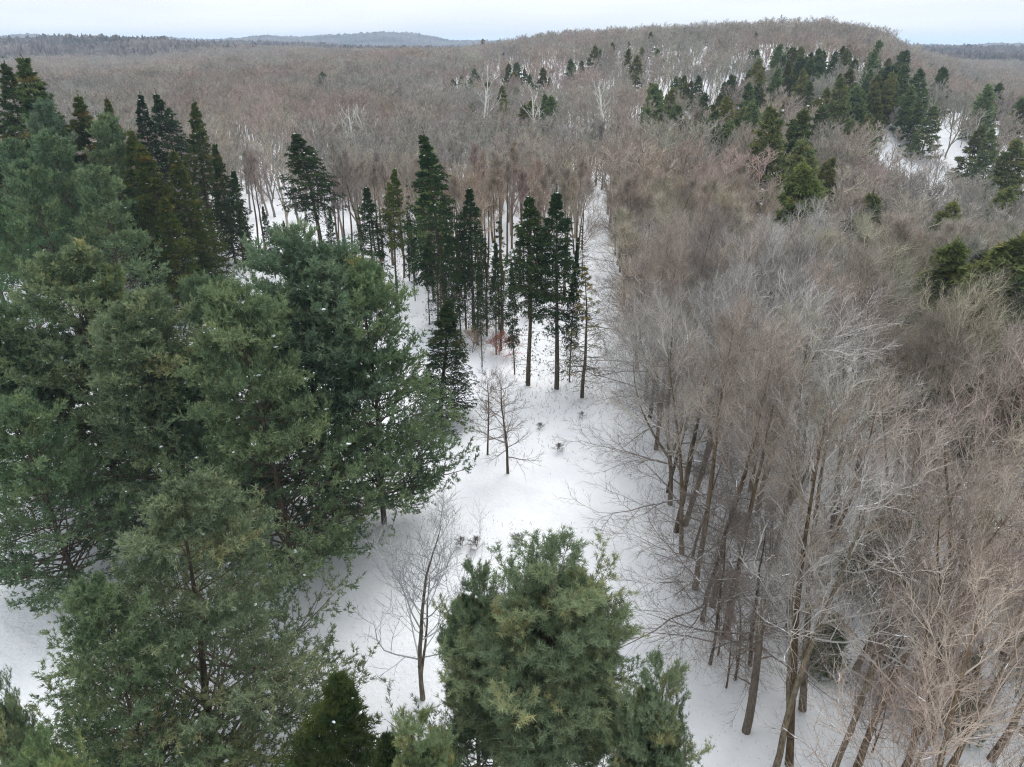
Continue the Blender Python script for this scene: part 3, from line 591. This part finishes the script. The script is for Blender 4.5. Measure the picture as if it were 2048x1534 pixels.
# ------------------------------------------------------------------ hemlocks on the hill
random.seed(12)
hl = [(640, 146, 1.3, 1, 'lone pointed hemlock standing out of the grey woods left of centre'), (686, 152, .9, 1, 'fainter hemlock just right of the lone pointed one'),
 (802, 165, 1., 0, 'olive hemlock above the pale twigged band'), (820, 77, .8, 2, 'first of two small hemlocks left on the ridge skyline'), (846, 80, .8, 2, 'second of two small hemlocks left on the ridge skyline'),
 (890, 78, .9, 2, 'small rounded hemlock on the ridge between the pair and the white limbed tree'), (935, 88, 1., 2, 'hemlock left of the white limbed tree'), (967, 76, 1.25, 2, 'pointed hemlock right above the white limbed tree'),
 (1008, 103, .8, 1, 'thin hemlock on the hill right of the white limbed tree'), (1046, 76, .7, 2, 'tiny hemlock on the hill shoulder'), (1110, 62, .7, 2, 'tiny faint hemlock higher on the shoulder'),
 (1182, 36, .8, 2, 'single hemlock breaking the skyline on the left shoulder'), (1208, 54, .9, 2, 'hemlock with leaning tip below the skyline'), (1233, 68, .8, 1, 'hemlock pair member on the upper slope, left'),
 (1256, 84, .8, 1, 'hemlock pair member on the upper slope, right'), (1200, 100, .9, 1, 'grey-green hemlock on the upper slope'), (1282, 96, 1.05, 1, 'pointed hemlock standing alone above the dark belt'),
 (1368, 43, .85, 2, 'left of two hemlocks under the skyline'), (1384, 46, .85, 2, 'right of two hemlocks under the skyline'), (1412, 54, .8, 2, 'single hemlock right of the skyline pair'),
 (1440, 64, .8, 2, 'left of a touching hemlock pair near the ridge'), (1454, 60, .8, 2, 'right of a touching hemlock pair near the ridge'), (1462, 40, .5, 2, 'hemlock tip on the very skyline'),
 (1514, 64, .8, 2, 'broad small hemlock near the ridge'), (1535, 60, .5, 2, 'tiny dark hemlock next to the broad small one'), (1490, 66, .6, 2, 'thin brownish hemlock near the ridge'),
 (1755, 82, 1.1, 2, 'tall blunt hemlock poking above the dark belt'), (1690, 158, 1.5, 1, 'big dark hemlock in the middle of the hillside'), (1620, 165, 1.0, 1, 'round hemlock left of the big dark one'),
 (1560, 215, 1.1, 0, 'olive hemlock in a low pair, left one'), (1598, 220, 1.0, 0, 'olive hemlock in a low pair, right one'), (1628, 283, 1.0, 0, 'grey-green hemlock, upper one of the lone trio'),
 (1625, 330, 1.0, 0, 'tall hemlock, lower one of the lone trio'), (1657, 318, .7, 0, 'short dark hemlock, right one of the lone trio'), (1742, 262, .6, 0, 'small hemlock alone in the bare woods'),
 (1745, 388, .9, 0, 'olive hemlock smothered by pale branches'), (1898, 405, .95, 0, 'dark hemlock above the olive cluster at the right'), (1905, 478, 1.0, 0, 'front olive hemlock of the right cluster'),
 (1998, 470, 1.1, 0, 'largest olive hemlock of the right cluster'), (1955, 505, .9, 0, 'low olive hemlock in the middle of the right cluster'), (2046, 478, 1.1, 0, 'olive hemlock cut by the right edge'),
 (2010, 378, .8, 0, 'dark hemlock patch on the right slope'), (2042, 280, 1.1, 0, 'olive hemlock at the right edge beside the snowy bank'), (1992, 262, .8, 0, 'young hemlock on the snowy bank'),
 (1960, 252, .7, 1, 'thin young hemlock on the snowy bank'), (1865, 215, .7, 1, 'yellowish young hemlock above the snowy bank'), (1838, 205, .6, 1, 'yellowish sapling hemlock above the bank, left one'),
 (1100, 195, 1.1, 1, 'dark hemlock low in the centre woods'), (1062, 150, .9, 1, 'hemlock half hidden behind pale limbs'), (145, 128, .9, 2, 'dark hemlock far off beyond the left stand'), (268, 112, .9, 2, 'faint far hemlock beyond the left stand'),
 (1745, 105, 1., 2, 'hemlock in the dark belt just under the tall blunt one')]
hem_pos = []
def hill_words(pxx, pyy):
    hz = ('far left', 'left of centre', 'at centre', 'just right of centre', 'right of centre', 'under the summit', 'right of the summit', 'above the snowy bank', 'at the right edge')[int(np.searchsorted([600, 930, 1100, 1290, 1440, 1600, 1760, 1900], pxx))]
    return hz + (', on the skyline', ', highest row', ', second row', ', third row', ', lowest row')[int(np.searchsorted([60, 105, 135, 175], pyy))]
def hem(px_, py_, s, lod, label, group=None, c=None):
    hh = (22 if (group and 200 < py_ < 400 and 'scattered over' in group) else 19 if (group and py_ >= 400 and 'scattered over' in group) else 13) * s
    q = hit(px_, py_, up=hh)
    if q is None:
        # skyline tree: stand it on the ridge
        rs_ = np.linspace(300, 700, 200); a = math.atan((px_ - 1024) / F * CP)
        xs, ys = rs_ * math.sin(a), rs_ * math.cos(a); e = (ground(xs, ys) + hh - H) / rs_; k = int(np.argmax(e)); q = (float(xs[k]), float(ys[k]))
    xx, yy = q
    if c is None: v = random.uniform(.75, 1.3); c = (v * random.uniform(.9, 1.2), v, v * random.uniform(.8, 1.05))
    D = math.hypot(xx, yy)
    if D > 1000: hh = 16
    pr = random.choice(HEM_FAR if D > 230 else HEMLOCK)
    put('hemlock_tree', pr, xx, yy, hh, label, 'hemlock tree', group, None, random.uniform(1.0, 1.25), c); hem_pos.append((xx, yy)); return D
for px_, py_, s, lod, lab in hl:
    D = hem(px_, py_, s, lod, lab, 'hemlocks scattered over the hill')
blob = [((1285, 150), (1480, 245), 58, 'dark hemlock in the thick patch left of the hillside centre'), ((1490, 90), (1700, 150), 48, 'hemlock in the dark belt along the upper hillside'),
        ((1700, 100), (1850, 180), 42, 'hemlock in the dark belt right of the tall blunt one'), ((1840, 118), (2060, 205), 18, 'hemlock at the right end of the dark belt'),
        ((900, 125), (1120, 215), 28, 'hemlock showing between pale bare limbs in the centre'), ((1480, 160), (1760, 235), 28, 'hemlock on the open middle slope'), ((1130, 60), (1340, 130), 9, 'small hemlock scattered on the upper left slope')]
for (x0, y0), (x1, y1), cnt, lab in blob:
    for _ in range(cnt):
        u, v = random.random(), random.random()
        pxx = x0 + (x1 - x0) * u; pyy = y0 + (y1 - y0) * v
        if x0 == 1840: pyy = 110 + (pxx - 1840) * .33 + 26 * v
        s_ = random.choice((.55, .7, .8, .9, 1., 1.15, 1.25)); v_ = random.choice((.75, .95, 1.25)); o_2 = random.random() < .4
        ll = ('small' if s_ < .75 else 'tall' if s_ > 1.05 else 'middling') + (' dark' if v_ < .8 else ' pale' if v_ > 1.2 else '') + (' olive' if o_2 else ' green') + ' hemlock ' + hill_words(pxx, pyy) + ' of the hill conifers'
        hem(pxx, pyy, s_, 1, ll, lab.replace('hemlock', 'hemlocks', 1), (v_ * (1.25 if o_2 else .98), v_, v_ * (.8 if o_2 else 1.0)))
print('hemlocks', len(hem_pos), round(time.time() - T0, 1), TRI)

EDGE_Y = [350, 385, 420, 500, 620, 720, 860, 1000, 1150, 1300, 1500, 2600]; EDGE_X = [1195, 1205, 1214, 1226, 1248, 1268, 1298, 1328, 1368, 1395, 1430, 1430]
CLR = [(520, 2600), (600, 1420), (690, 1300), (760, 1150), (830, 1000), (900, 880), (950, 760), (1000, 735), (1180, 785), (1192, 640), (1172, 500), (1162, 430), (1172, 385)] + list(zip(EDGE_X[1:], EDGE_Y[1:]))
def inpoly(px, py, poly):
    c = np.zeros(px.shape, bool); n = len(poly)
    for i in range(n):
        x1, y1 = poly[i]; x2, y2 = poly[(i + 1) % n]
        if y1 == y2: continue
        k = ((y1 > py) != (y2 > py)) & (px < (x2 - x1) * (py - y1) / (y2 - y1) + x1); c ^= k
    return c
# candidates on jittered grids, rings of growing spacing
rng = np.random.default_rng(8)
pts = []
for y0, y1, sp in ((6, 90, 4.2), (90, 200, 4.8), (200, 420, 5.6), (420, 1300, 8.0)):
    W_ = y1 * 1.0 + 30
    gx, gy = np.meshgrid(np.arange(-W_, W_, sp), np.arange(y0, y1, sp))
    p = np.stack([gx.ravel(), gy.ravel()], 1) + rng.uniform(-.48, .48, (gx.size, 2)) * sp; pts.append(p)
P = np.concatenate(pts); x, y = P.T; g = ground(x, y); px, py = project(x, y, g); r = np.hypot(x, y)
az_px = 1024 + F * (x / y) / CP
ok = (px > -260) & (px < 2048 + 330) & (r > 13) & ~inpoly(px, py, CLR)
ok &= ~((r < 600) & (r > 160) & (az_px > 2400))
edge = np.interp(py, EDGE_Y, EDGE_X)
right = px > edge
left_ok = ((px < 430) & (r > 132)) | ((px >= 430) & (px < 830) & (r > 112)) | ((px >= 830) & (px < 1180) & (r > 104)) | ((px >= 1120) & (r > 150))
ok &= right | left_ok
# open snowy bank on the right, and its foreground kept thin
bank = inpoly(az_px, r, [(1800, 262), (1850, 290), (1920, 285), (2000, 270), (2010, 215), (1965, 195), (1910, 235)])
ok &= ~(bank & (rng.random(len(r)) < .68))
# thin stretches where the snow shows between trunks
thin = inpoly(px, py, [(440, 290), (650, 290), (650, 640), (440, 640)]); ok &= ~(thin & (rng.random(len(r)) < .55))
thin = inpoly(px, py, [(650, 390), (1160, 390), (1160, 640), (650, 640)]); ok &= ~(thin & (rng.random(len(r)) < .25))
ok &= ~((az_px < 430) & (r > 1180))
occ = np.array(OCC)
dmin = np.min(np.hypot(x[:, None] - occ[None, :, 0], y[:, None] - occ[None, :, 1]), 1) if len(P) < 60000 else np.full(len(P), 9.)
ok &= dmin > 2.4
ok &= ~((r < 32) & (px < 1680)) & ~((r < 58) & (px < 1720) & (rng.random(len(r)) < .28))
hp = np.array(hem_pos); hr = np.hypot(hp[:, 0], hp[:, 1]); ha = np.arctan2(hp[:, 0], hp[:, 1]); ta = np.arctan2(x, y)
for q_ in range(len(hp)):          # the hemlocks stand in small gaps of the bare woods
    dr_ = hr[q_] - r; la = (ta - ha[q_]) * r
    ok &= ~((dr_ > -4) & (dr_ < (26 if q_ < len(hl) and 112 < hr[q_] < 260 else 13 if hr[q_] < 112 else 6 + .018 * hr[q_])) & (np.abs(la) < 3.4))
x, y, g, px, py, r, azp = x[ok], y[ok], g[ok], px[ok], py[ok], r[ok], az_px[ok]
o_ = np.argsort(r); x, y, g, px, py, r, azp = [a[o_] for a in (x, y, g, px, py, r, azp)]
# is any part inside the frame?
tx, ty = project(x, y, g + 18)
vis = (np.maximum(px, tx) > -90) & (np.minimum(px, tx) < 2130) & (ty < 1700)
print('bare trees', len(x), 'visible', vis.sum())

def tint_for(xx, yy, azp, rng):
    """twig colour by stand: planted maples reddish, hill woods greyer"""
    f = np.sin(xx * .045 + 1.7 * np.sin(yy * .021)) + .6 * np.sin(yy * .05 + 2 + xx * .01)
    r_ = np.hypot(xx, yy)
    base = np.where(f[:, None] > .5, np.array([[.37, .318, .275]]), np.where(f[:, None] > -.6, np.array([[.36, .328, .288]]), np.array([[.345, .33, .295]])))
    reddish = ((azp < 1250) & (r_ < 420))[:, None]
    base = np.where(reddish, base * np.array([[.96, .96, .96]]), base)
    base = np.where(((azp > 1000) & (r_ > 420))[:, None], base * .5 + np.array([[.150, .140, .124]]), base)
    base = base * np.where((r_ > 150)[:, None], np.array([[.90, .885, .875]]), np.array([[1.0, .985, .955]]))
    return base * rng.uniform(.82, 1.2, (len(xx), 1)) * (1 + rng.normal(0, .03, (len(xx), 3)))
tint = tint_for(x, y, azp, rng)
NIND = 300 - 32
sel = np.where(vis)[0][:NIND]; chosen = np.zeros(len(x), bool); chosen[sel] = True
print('individual out to', round(r[sel[-1]], 1))
def region_words(pxx, pyy, rr_):
    """where it stands, in words one can check in the photo"""
    if pxx < 430: return 'behind the left stand'
    if pxx < 700: return 'near the lone ragged spruce'
    if pxx < 1180: return 'behind the centre spruces'
    if rr_ < 45: return 'in the near thicket'
    if rr_ < 75: return 'beside the clearing'
    if pxx < 1500: return 'right of the path'
    return 'below the hill'
def place_words(pxx, pyy):
    hz = ('at the left edge', 'well left', 'left', 'left of centre', 'slightly left', 'central', 'slightly right', 'right of centre', 'right', 'well right', 'near the right edge', 'at the right edge')[int(np.clip(pxx / 170, 0, 11))]
    vt = ('bottom', 'very low', 'low', 'lower middle', 'middle', 'upper middle', 'high', 'very high', 'near the horizon')[int(np.clip((1534 - pyy) / 170, 0, 8))]
    return 'crown ' + vt + ', ' + hz
for i in sel:
    u = rng.random(); c = tuple(float(v) for v in tint[i]); s = rng.uniform(.86, 1.1)
    wd = region_words(px[i], py[i], r[i])
    if px[i] < 1180:
        h = 17.5 * s; pr = BARE_POLE[rng.integers(2)] if u < .6 else BARE_MID[rng.integers(3)]; wf = rng.uniform(.9, 1.25)
        shape = 'leafless pole tree'
    elif 1330 < azp[i] < 1750 and 52 < r[i] < 92 and u < .45:
        h = 20.5 * s; pr = BARE_BROAD; c = tuple(v * 1.25 for v in c); wf = 1.; shape = 'broad leafless tree'
        c = (c[1] * 1.06, c[1] * 1.02, c[1] * .98)
    elif r[i] < 56 and px[i] < 2000:
        h = (20 if r[i] > 35 else 18) * s; v = rng.integers(2); pr = BARE_SPARSE[v]; wf = rng.uniform(.85, 1.1); shape = ('open forked leafless tree', 'open leafless tree')[v]
    elif r[i] < 80:
        h = 20.5 * s; v = rng.integers(5); pr = BARE[v]; wf = rng.uniform(.85, 1.1)
        shape = ('round leafless tree', 'narrow leafless tree', 'wide forked leafless tree', 'spreading leafless tree', 'high branching leafless tree')[v]
    else:
        h = (18 - 3.5 * float(sstep(90, 150, r[i]))) * s; pr = BARE_MID[rng.integers(3)]; wf = rng.uniform(.9, 1.25); shape = 'brushy leafless tree'
    tone = 'reddish' if c[0] > c[1] * 1.18 else ('pale' if c[0] > .37 else ('dark' if c[0] < .295 else 'grey'))
    if s > 1.03: shape = 'tall ' + shape
    elif s < .92: shape = 'short ' + shape
    put('bare_tree', pr, float(x[i]), float(y[i]), float(h), f'{tone} {shape} {wd}, {place_words(*project(x[i], y[i], g[i] + .75 * h))}', 'bare tree', 'leafless trees ' + wd, None, float(wf), c,
        (float(rng.normal(0, .03)), float(rng.normal(0, .03))), snow=(rng.random() < .45))
# low snow covered limbs reaching over the clearing
for px_, py_, lab, rz, hh_ in ((1335, 985, 'low branching tree with snow covered limbs reaching over the clearing', 2.4, 15), (1292, 770, 'low branching tree with long side limbs where the path begins', 1.0, 16), (1500, 1330, 'low branching tree with snow lined limbs by the broken snag', .2, 13),
        (1262, 640, 'side limbed tree leaning over the path opposite the slim dense spruce', 3.0, 15), (1240, 545, 'side limbed tree crowding the upper path', .5, 15), (1315, 890, 'side limbed tree whose twigs brush the clearing halfway along its edge', 5.0, 14), (1352, 1065, 'wide low limbed tree just beyond the straight brown trunk', 2.9, 16), (1300, 835, 'wide low limbed tree below the bend of the path', 3.4, 17), (1278, 700, 'low limbed tree opposite the scraggly brown spruce', .3, 16), (1405, 1240, 'low limbed tree between the edge trunks and the nearest pine', 1.2, 13), (1385, 1115, 'low twiggy tree in front of the straight brown trunk', 1.7, 11), (1420, 1330, 'low twiggy tree at the near end of the clearing edge', 4.0, 11)):
    x_, y_ = hit(px_, py_); put('bare_tree', LIMB_EDGE, x_, y_, hh_, lab, 'bare tree', 'low branching trees at the clearing edge', rz, 1.2 if 'low limbed' in lab else .95, (.20, .175, .155), (0, random.uniform(-.12, .02)))

# pale dead limbs and white barked trees that catch the eye on the hill
WHITE = [bare_tree(120 + i, 17, 9, 4, 3, 0, 1.1, .35, thick=(1.5, 2.0)[i], r0=.011, up=.12, snow=0, mats=(M['white_bark'], M['white_bark']), fork=(i == 0)) for i in range(2)]
for px_, py_, D, h, v, tl, lab in ((963, 112, 250, 21, 0, (0, .2), 'white barked tree with a broken arched top on the hill'), (1690, 462, 118, 17, 1, (0, .32), 'leaning white trunk among brown crowns at the right'),
        (1722, 340, 150, 17, 0, (.1, .1), 'tree with snow loaded limbs spread like a star'), (1070, 160, 215, 20, 0, (0, -.1), 'pale limbed tree left of the low dark hemlock'),
        (1215, 152, 220, 19, 1, (.05, .1), 'pale limbed tree right of the low dark hemlock'), (700, 205, 190, 20, 1, (0, 0), 'whitish tree in the pale band, left one'), (745, 200, 195, 20, 1, (0, .05), 'whitish tree in the pale band, right one'),
        (1950, 270, 230, 17, 0, (0, .3), 'fallen pale tree leaning over the snowy bank')):
    x_, y_, hh = top_at(px_, py_, D); put('bare_tree', WHITE[v], x_, y_, h, lab, 'bare tree', None, None, 1., (1, 1, 1), tl, z=float(ground(x_, y_)) - .3 + max(-2., min(4., hh - h)))
# broken snag
rg = np.random.default_rng(77); mb = MB(); P = grow(rg, np.zeros((1, 3)), np.array([[.03, 0, 1.]]), np.array([11.]), 9, .0, .02); tubes(mb, P[:, :8], np.linspace(.25, .15, 8)[None], 10, .5)
for k_ in range(7):                 # splintered top
    b = P[0, 6] + np.array([math.cos(k_), math.sin(k_), 0]) * .16; q = np.stack([b, b + np.array([rg.normal(0, .1), rg.normal(0, .1), rg.uniform(.8, 2.2)])])[None]
    tubes(mb, q, np.array([[.09, .02]]), 4, .9)
rt = bpy.data.objects.new('dead_snag', mb.mesh('snag_trunk', [M['dead_wood']])); C_.link(rt); x_, y_ = hit(1492, 1462); rt.location = (x_, y_, float(ground(x_, y_)) - .3); rt.rotation_euler = (.03, -.04, 0)
rt['label'] = 'broken grey snag with splintered top and foot on open snow'; rt['category'] = 'dead tree'
sb, rs_ = MB(), np.random.default_rng(3)
C1, r1, _, _, _ = sprout(rs_, P, np.full((1, 9), .2), 8, .35, .9, lambda t, p: 1.1 * np.ones_like(t), 1.3, 4, .02, .15, rs=.3); tubes(sb, C1, taper(r1, 4, .4), 5, .6)
c = bpy.data.objects.new('stub', sb.mesh('snag_stub', [M['dead_wood']])); C_.link(c); c.parent = rt; c['kind'] = 'stuff'
# understorey hemlocks in the right woods
for px_, py_, h, lab in ((1740, 1180, 9, 'dark young hemlock deep in the thicket with snow on it'), (1640, 1330, 4.5, 'small grey-green hemlock between the near trunks'), (1905, 1440, 5, 'young hemlock under the brush at the lower right'),
        (1830, 880, 8, 'young hemlock showing dark behind pale twigs')):
    x_, y_ = hit(px_, py_); put('hemlock_tree', HEMLOCK[len(lab) % 3], x_, y_, h, lab, 'hemlock tree', None, None, 1.2, (.8, .95, .9))
# brush on the clearing
for i_, (px_, py_, sz, lab) in enumerate(((955, 1098, 1.2, 'low dark brush poking out of the snow above the nearest pine, left heap'), (1035, 1085, .8, 'low dark brush on the snow, right of the larger heap'), (1080, 860, .8, 'dark weeds on the snow right of the two small trees'),
        (925, 1095, 1.0, 'thin weed clump left of the dark brush'), (1165, 835, .7, 'low twigs on the snow where the clearing narrows'), (1115, 905, 1.0, 'pair of bent dry stalks in the middle of the clearing'))):
    x_, y_ = hit(px_, py_); put('brush', SHRUB, x_, y_, sz, lab, 'brush', 'brush on the clearing', None, 1.5, (.10, .085, .075))
# saplings at the edge of the right woods
random.seed(5); ns = 0
while ns < 96:
    px_, py_ = (random.uniform(1330, 2040), random.uniform(820, 1534)) if ns < 50 else (random.uniform(1690, 2048), random.uniform(950, 1534)); e_ = np.interp(py_, EDGE_Y, EDGE_X)
    if px_ < e_ + 10: continue
    x_, y_ = hit(px_, py_); ns += 1
    hh_ = random.uniform(4, 9); wf_ = random.uniform(.8, 1.3)
    put('sapling', BARE_STEM, x_, y_, hh_, ('short ' if hh_ < 5.7 else 'tall ' if hh_ > 7.3 else '') + ('narrow' if wf_ < .97 else 'bushy' if wf_ > 1.13 else 'thin') + ' sapling under the taller leafless trees, ' + place_words(px_, py_ - 60).replace('crown ', ''), 'sapling', 'saplings under the right woods', None, wf_, (.27, .23, .20))
# dry grass and weed stalks
rg = np.random.default_rng(9); n_ = 42000
gx, gy = rg.uniform(-45, 40, n_), rg.uniform(14, 110, n_); gz = ground(gx, gy); qx, qy = project(gx, gy, gz)
pat = np.sin(gx * .5 + np.sin(gy * .35) * 2) + np.sin(gy * .42 + gx * .13 + 1) + .8 * np.sin(gx * 1.3) * np.sin(gy * 1.1)
near_edge = np.abs(qx - np.interp(qy, EDGE_Y, EDGE_X)) < 60
k_ = (pat + rg.normal(0, .45, n_) > 1.12) | (near_edge & (rg.random(n_) < .45)) | (((np.hypot(gx - 4, gy - 74) < 9) | (np.hypot(gx + 1, gy - 45) < 4)) & (rg.random(n_) < .6))
fx = np.repeat(x[chosen & (r < 110)], 9); fy = np.repeat(y[chosen & (r < 110)], 9); fx = fx + rg.normal(0, .6, len(fx)); fy = fy + rg.normal(0, .6, len(fy))
gx = np.concatenate([gx[k_], fx]); gy = np.concatenate([gy[k_], fy]); gz = ground(gx, gy); n_ = len(gx)
b = np.stack([gx, gy, gz - .02], 1); d_ = nrm(np.stack([rg.normal(0, .45, n_), rg.normal(0, .45, n_), np.ones(n_)], 1))
P = grow(rg, b, d_, rg.uniform(.12, .8, n_) ** 1.4 * (.45 + .55 * sstep(30, 60, np.hypot(gx, gy))), 3, -.15, .25); mb = MB(); tubes(mb, P, np.array([[.019, .013, .005]]) * (.5 + .5 * sstep(30, 60, np.hypot(gx, gy)))[:, None], 3, rg.uniform(.2, 1, n_))
single('dry_grass', mb.mesh('dry_grass', [M['dry_grass']]), 'dry grass and weed stalks poking through the snow', 'grass', 'stuff')

# thin suppressed spruce stems that fill the centre stand
random.seed(31)
for i_ in range(30):
    px_, py_ = random.uniform(815, 1165), random.uniform(545, 705)
    if px_ > 1040 and py_ > 660: px_ -= 150
    x_, y_ = hit(px_, py_); nb_ = ('left of the tallest dark spruce', 'under the tallest dark spruce', 'between the two dark spruce groups', 'beside the blunt topped spruce')[int(min(3, (px_ - 815) / 88))]
    put('spruce_tree', SPRUCE_THIN, x_, y_, random.uniform(9, 17), 'thin dark suppressed spruce stem ' + nb_ + (', nearer row' if py_ > 640 else ', middle row' if py_ > 590 else ', back row'), 'spruce tree', 'thin spruce stems in the centre stand', None, random.uniform(.5, .9), (.5, .62, .6))

for px_, py_, lab in ((1178, 382, 'slender leafless pole tree closing off the far end of the path, left one'), (1192, 372, 'slender leafless pole tree closing off the far end of the path, middle one'), (1203, 380, 'slender leafless pole tree closing off the far end of the path, right one')):
    x_, y_ = hit(px_, py_); put('bare_tree', BARE_POLE[0], x_, y_, 16, lab, 'bare tree', 'leafless trees behind the centre spruces', None, 1.3, (.34, .32, .29))

# the rest of the bare woods: one mass
col = bpy.data.collections.new('far_tree_kinds')
for k, pr in enumerate(FAR):
    o = bpy.data.objects.new('far_tree_%d' % k, pr['trunk']); col.objects.link(o)
rest = ~chosen
def scatter(name, xs, ys, zs, sc, wf, tn, var, label, cat):
    me = bpy.data.meshes.new(name); n = len(xs); me.vertices.add(n)
    me.vertices.foreach_set('co', np.stack([xs, ys, zs], 1).astype(np.float32).ravel())
    def att(nm, ty, key, v): a = me.attributes.new(nm, ty, 'POINT'); a.data.foreach_set(key, v)
    att('size', 'FLOAT_VECTOR', 'vector', np.stack([sc * wf, sc * wf, sc], 1).astype(np.float32).ravel())
    att('turn', 'FLOAT_VECTOR', 'vector', np.stack([rng.normal(0, .03, n), rng.normal(0, .03, n), rng.uniform(0, 6.28, n)], 1).astype(np.float32).ravel())
    att('tint', 'FLOAT_COLOR', 'color', np.concatenate([tn, np.ones((n, 1))], 1).astype(np.float32).ravel())
    att('pick', 'INT', 'value', var.astype(np.int32))
    ng = bpy.data.node_groups.new(name, 'GeometryNodeTree')
    ng.interface.new_socket('Geometry', in_out='INPUT', socket_type='NodeSocketGeometry'); ng.interface.new_socket('Geometry', in_out='OUTPUT', socket_type='NodeSocketGeometry')
    a = ng.nodes.new; gi, go = a('NodeGroupInput'), a('NodeGroupOutput'); ip = a('GeometryNodeInstanceOnPoints'); ci = a('GeometryNodeCollectionInfo')
    ci.inputs['Collection'].default_value = col; ci.inputs['Separate Children'].default_value = True; ci.inputs['Reset Children'].default_value = True
    ip.inputs['Pick Instance'].default_value = True
    def na_(nm, ty):
        q = a('GeometryNodeInputNamedAttribute'); q.data_type = ty; q.inputs['Name'].default_value = nm; return q.outputs['Attribute']
    k = ng.links.new
    er = a('FunctionNodeEulerToRotation'); k(na_('turn', 'FLOAT_VECTOR'), er.inputs[0])
    k(gi.outputs[0], ip.inputs['Points']); k(ci.outputs[0], ip.inputs['Instance']); k(na_('pick', 'INT'), ip.inputs['Instance Index'])
    k(er.outputs[0], ip.inputs['Rotation']); k(na_('size', 'FLOAT_VECTOR'), ip.inputs['Scale']); k(ip.outputs[0], go.inputs[0])
    o = single(name, me, label, cat, 'stuff'); md = o.modifiers.new('trees', 'NODES'); md.node_group = ng; return o
xr, yr, gr, rr_, tr_ = x[rest], y[rest], g[rest], r[rest], tint[rest]
n = len(xr); sc = rng.uniform(.82, 1.18, n); sc = sc * 1 - .27 * sstep(150, 230, rr_) * sstep(800, 950, azp[rest]); wf = rng.uniform(1.0, 1.45, n) * (1 + .25 * sstep(420, 430, rr_))
scatter('leafless_woods', xr, yr, gr - .3, sc, wf, tr_, rng.integers(0, 4, n), 'leafless grey-brown woods covering the hill and the plain beyond', 'woods')
print('woods', n, round(time.time() - T0, 1))

# ------------------------------------------------------------------ haze
me = bpy.data.meshes.new('haze'); a, b0, b1 = 13000., -45., 128.
vs = [(sx * a, sy * a, z) for z in (b0, b1) for sy in (-1, 1) for sx in (-1, 1)]
me.from_pydata(vs, [], [(0, 2, 3, 1), (4, 5, 7, 6), (0, 1, 5, 4), (2, 6, 7, 3), (0, 4, 6, 2), (1, 3, 7, 5)])
hm = mat('haze'); t = hm.node_tree; o = t.nodes.new('ShaderNodeOutputMaterial'); v = t.nodes.new('ShaderNodeVolumePrincipled')
v.inputs['Density'].default_value = 0.00014; v.inputs['Color'].default_value = (.60, .78, 1, 1); v.inputs['Anisotropy'].default_value = .1
t.links.new(v.outputs[0], o.inputs['Volume']); me.materials.append(hm)
USE_HAZE = True
if USE_HAZE: single('haze', me, 'pale winter haze that turns the far hills blue', 'haze', 'stuff')
print('done', round(time.time() - T0, 1), 'tris', TRI[0])
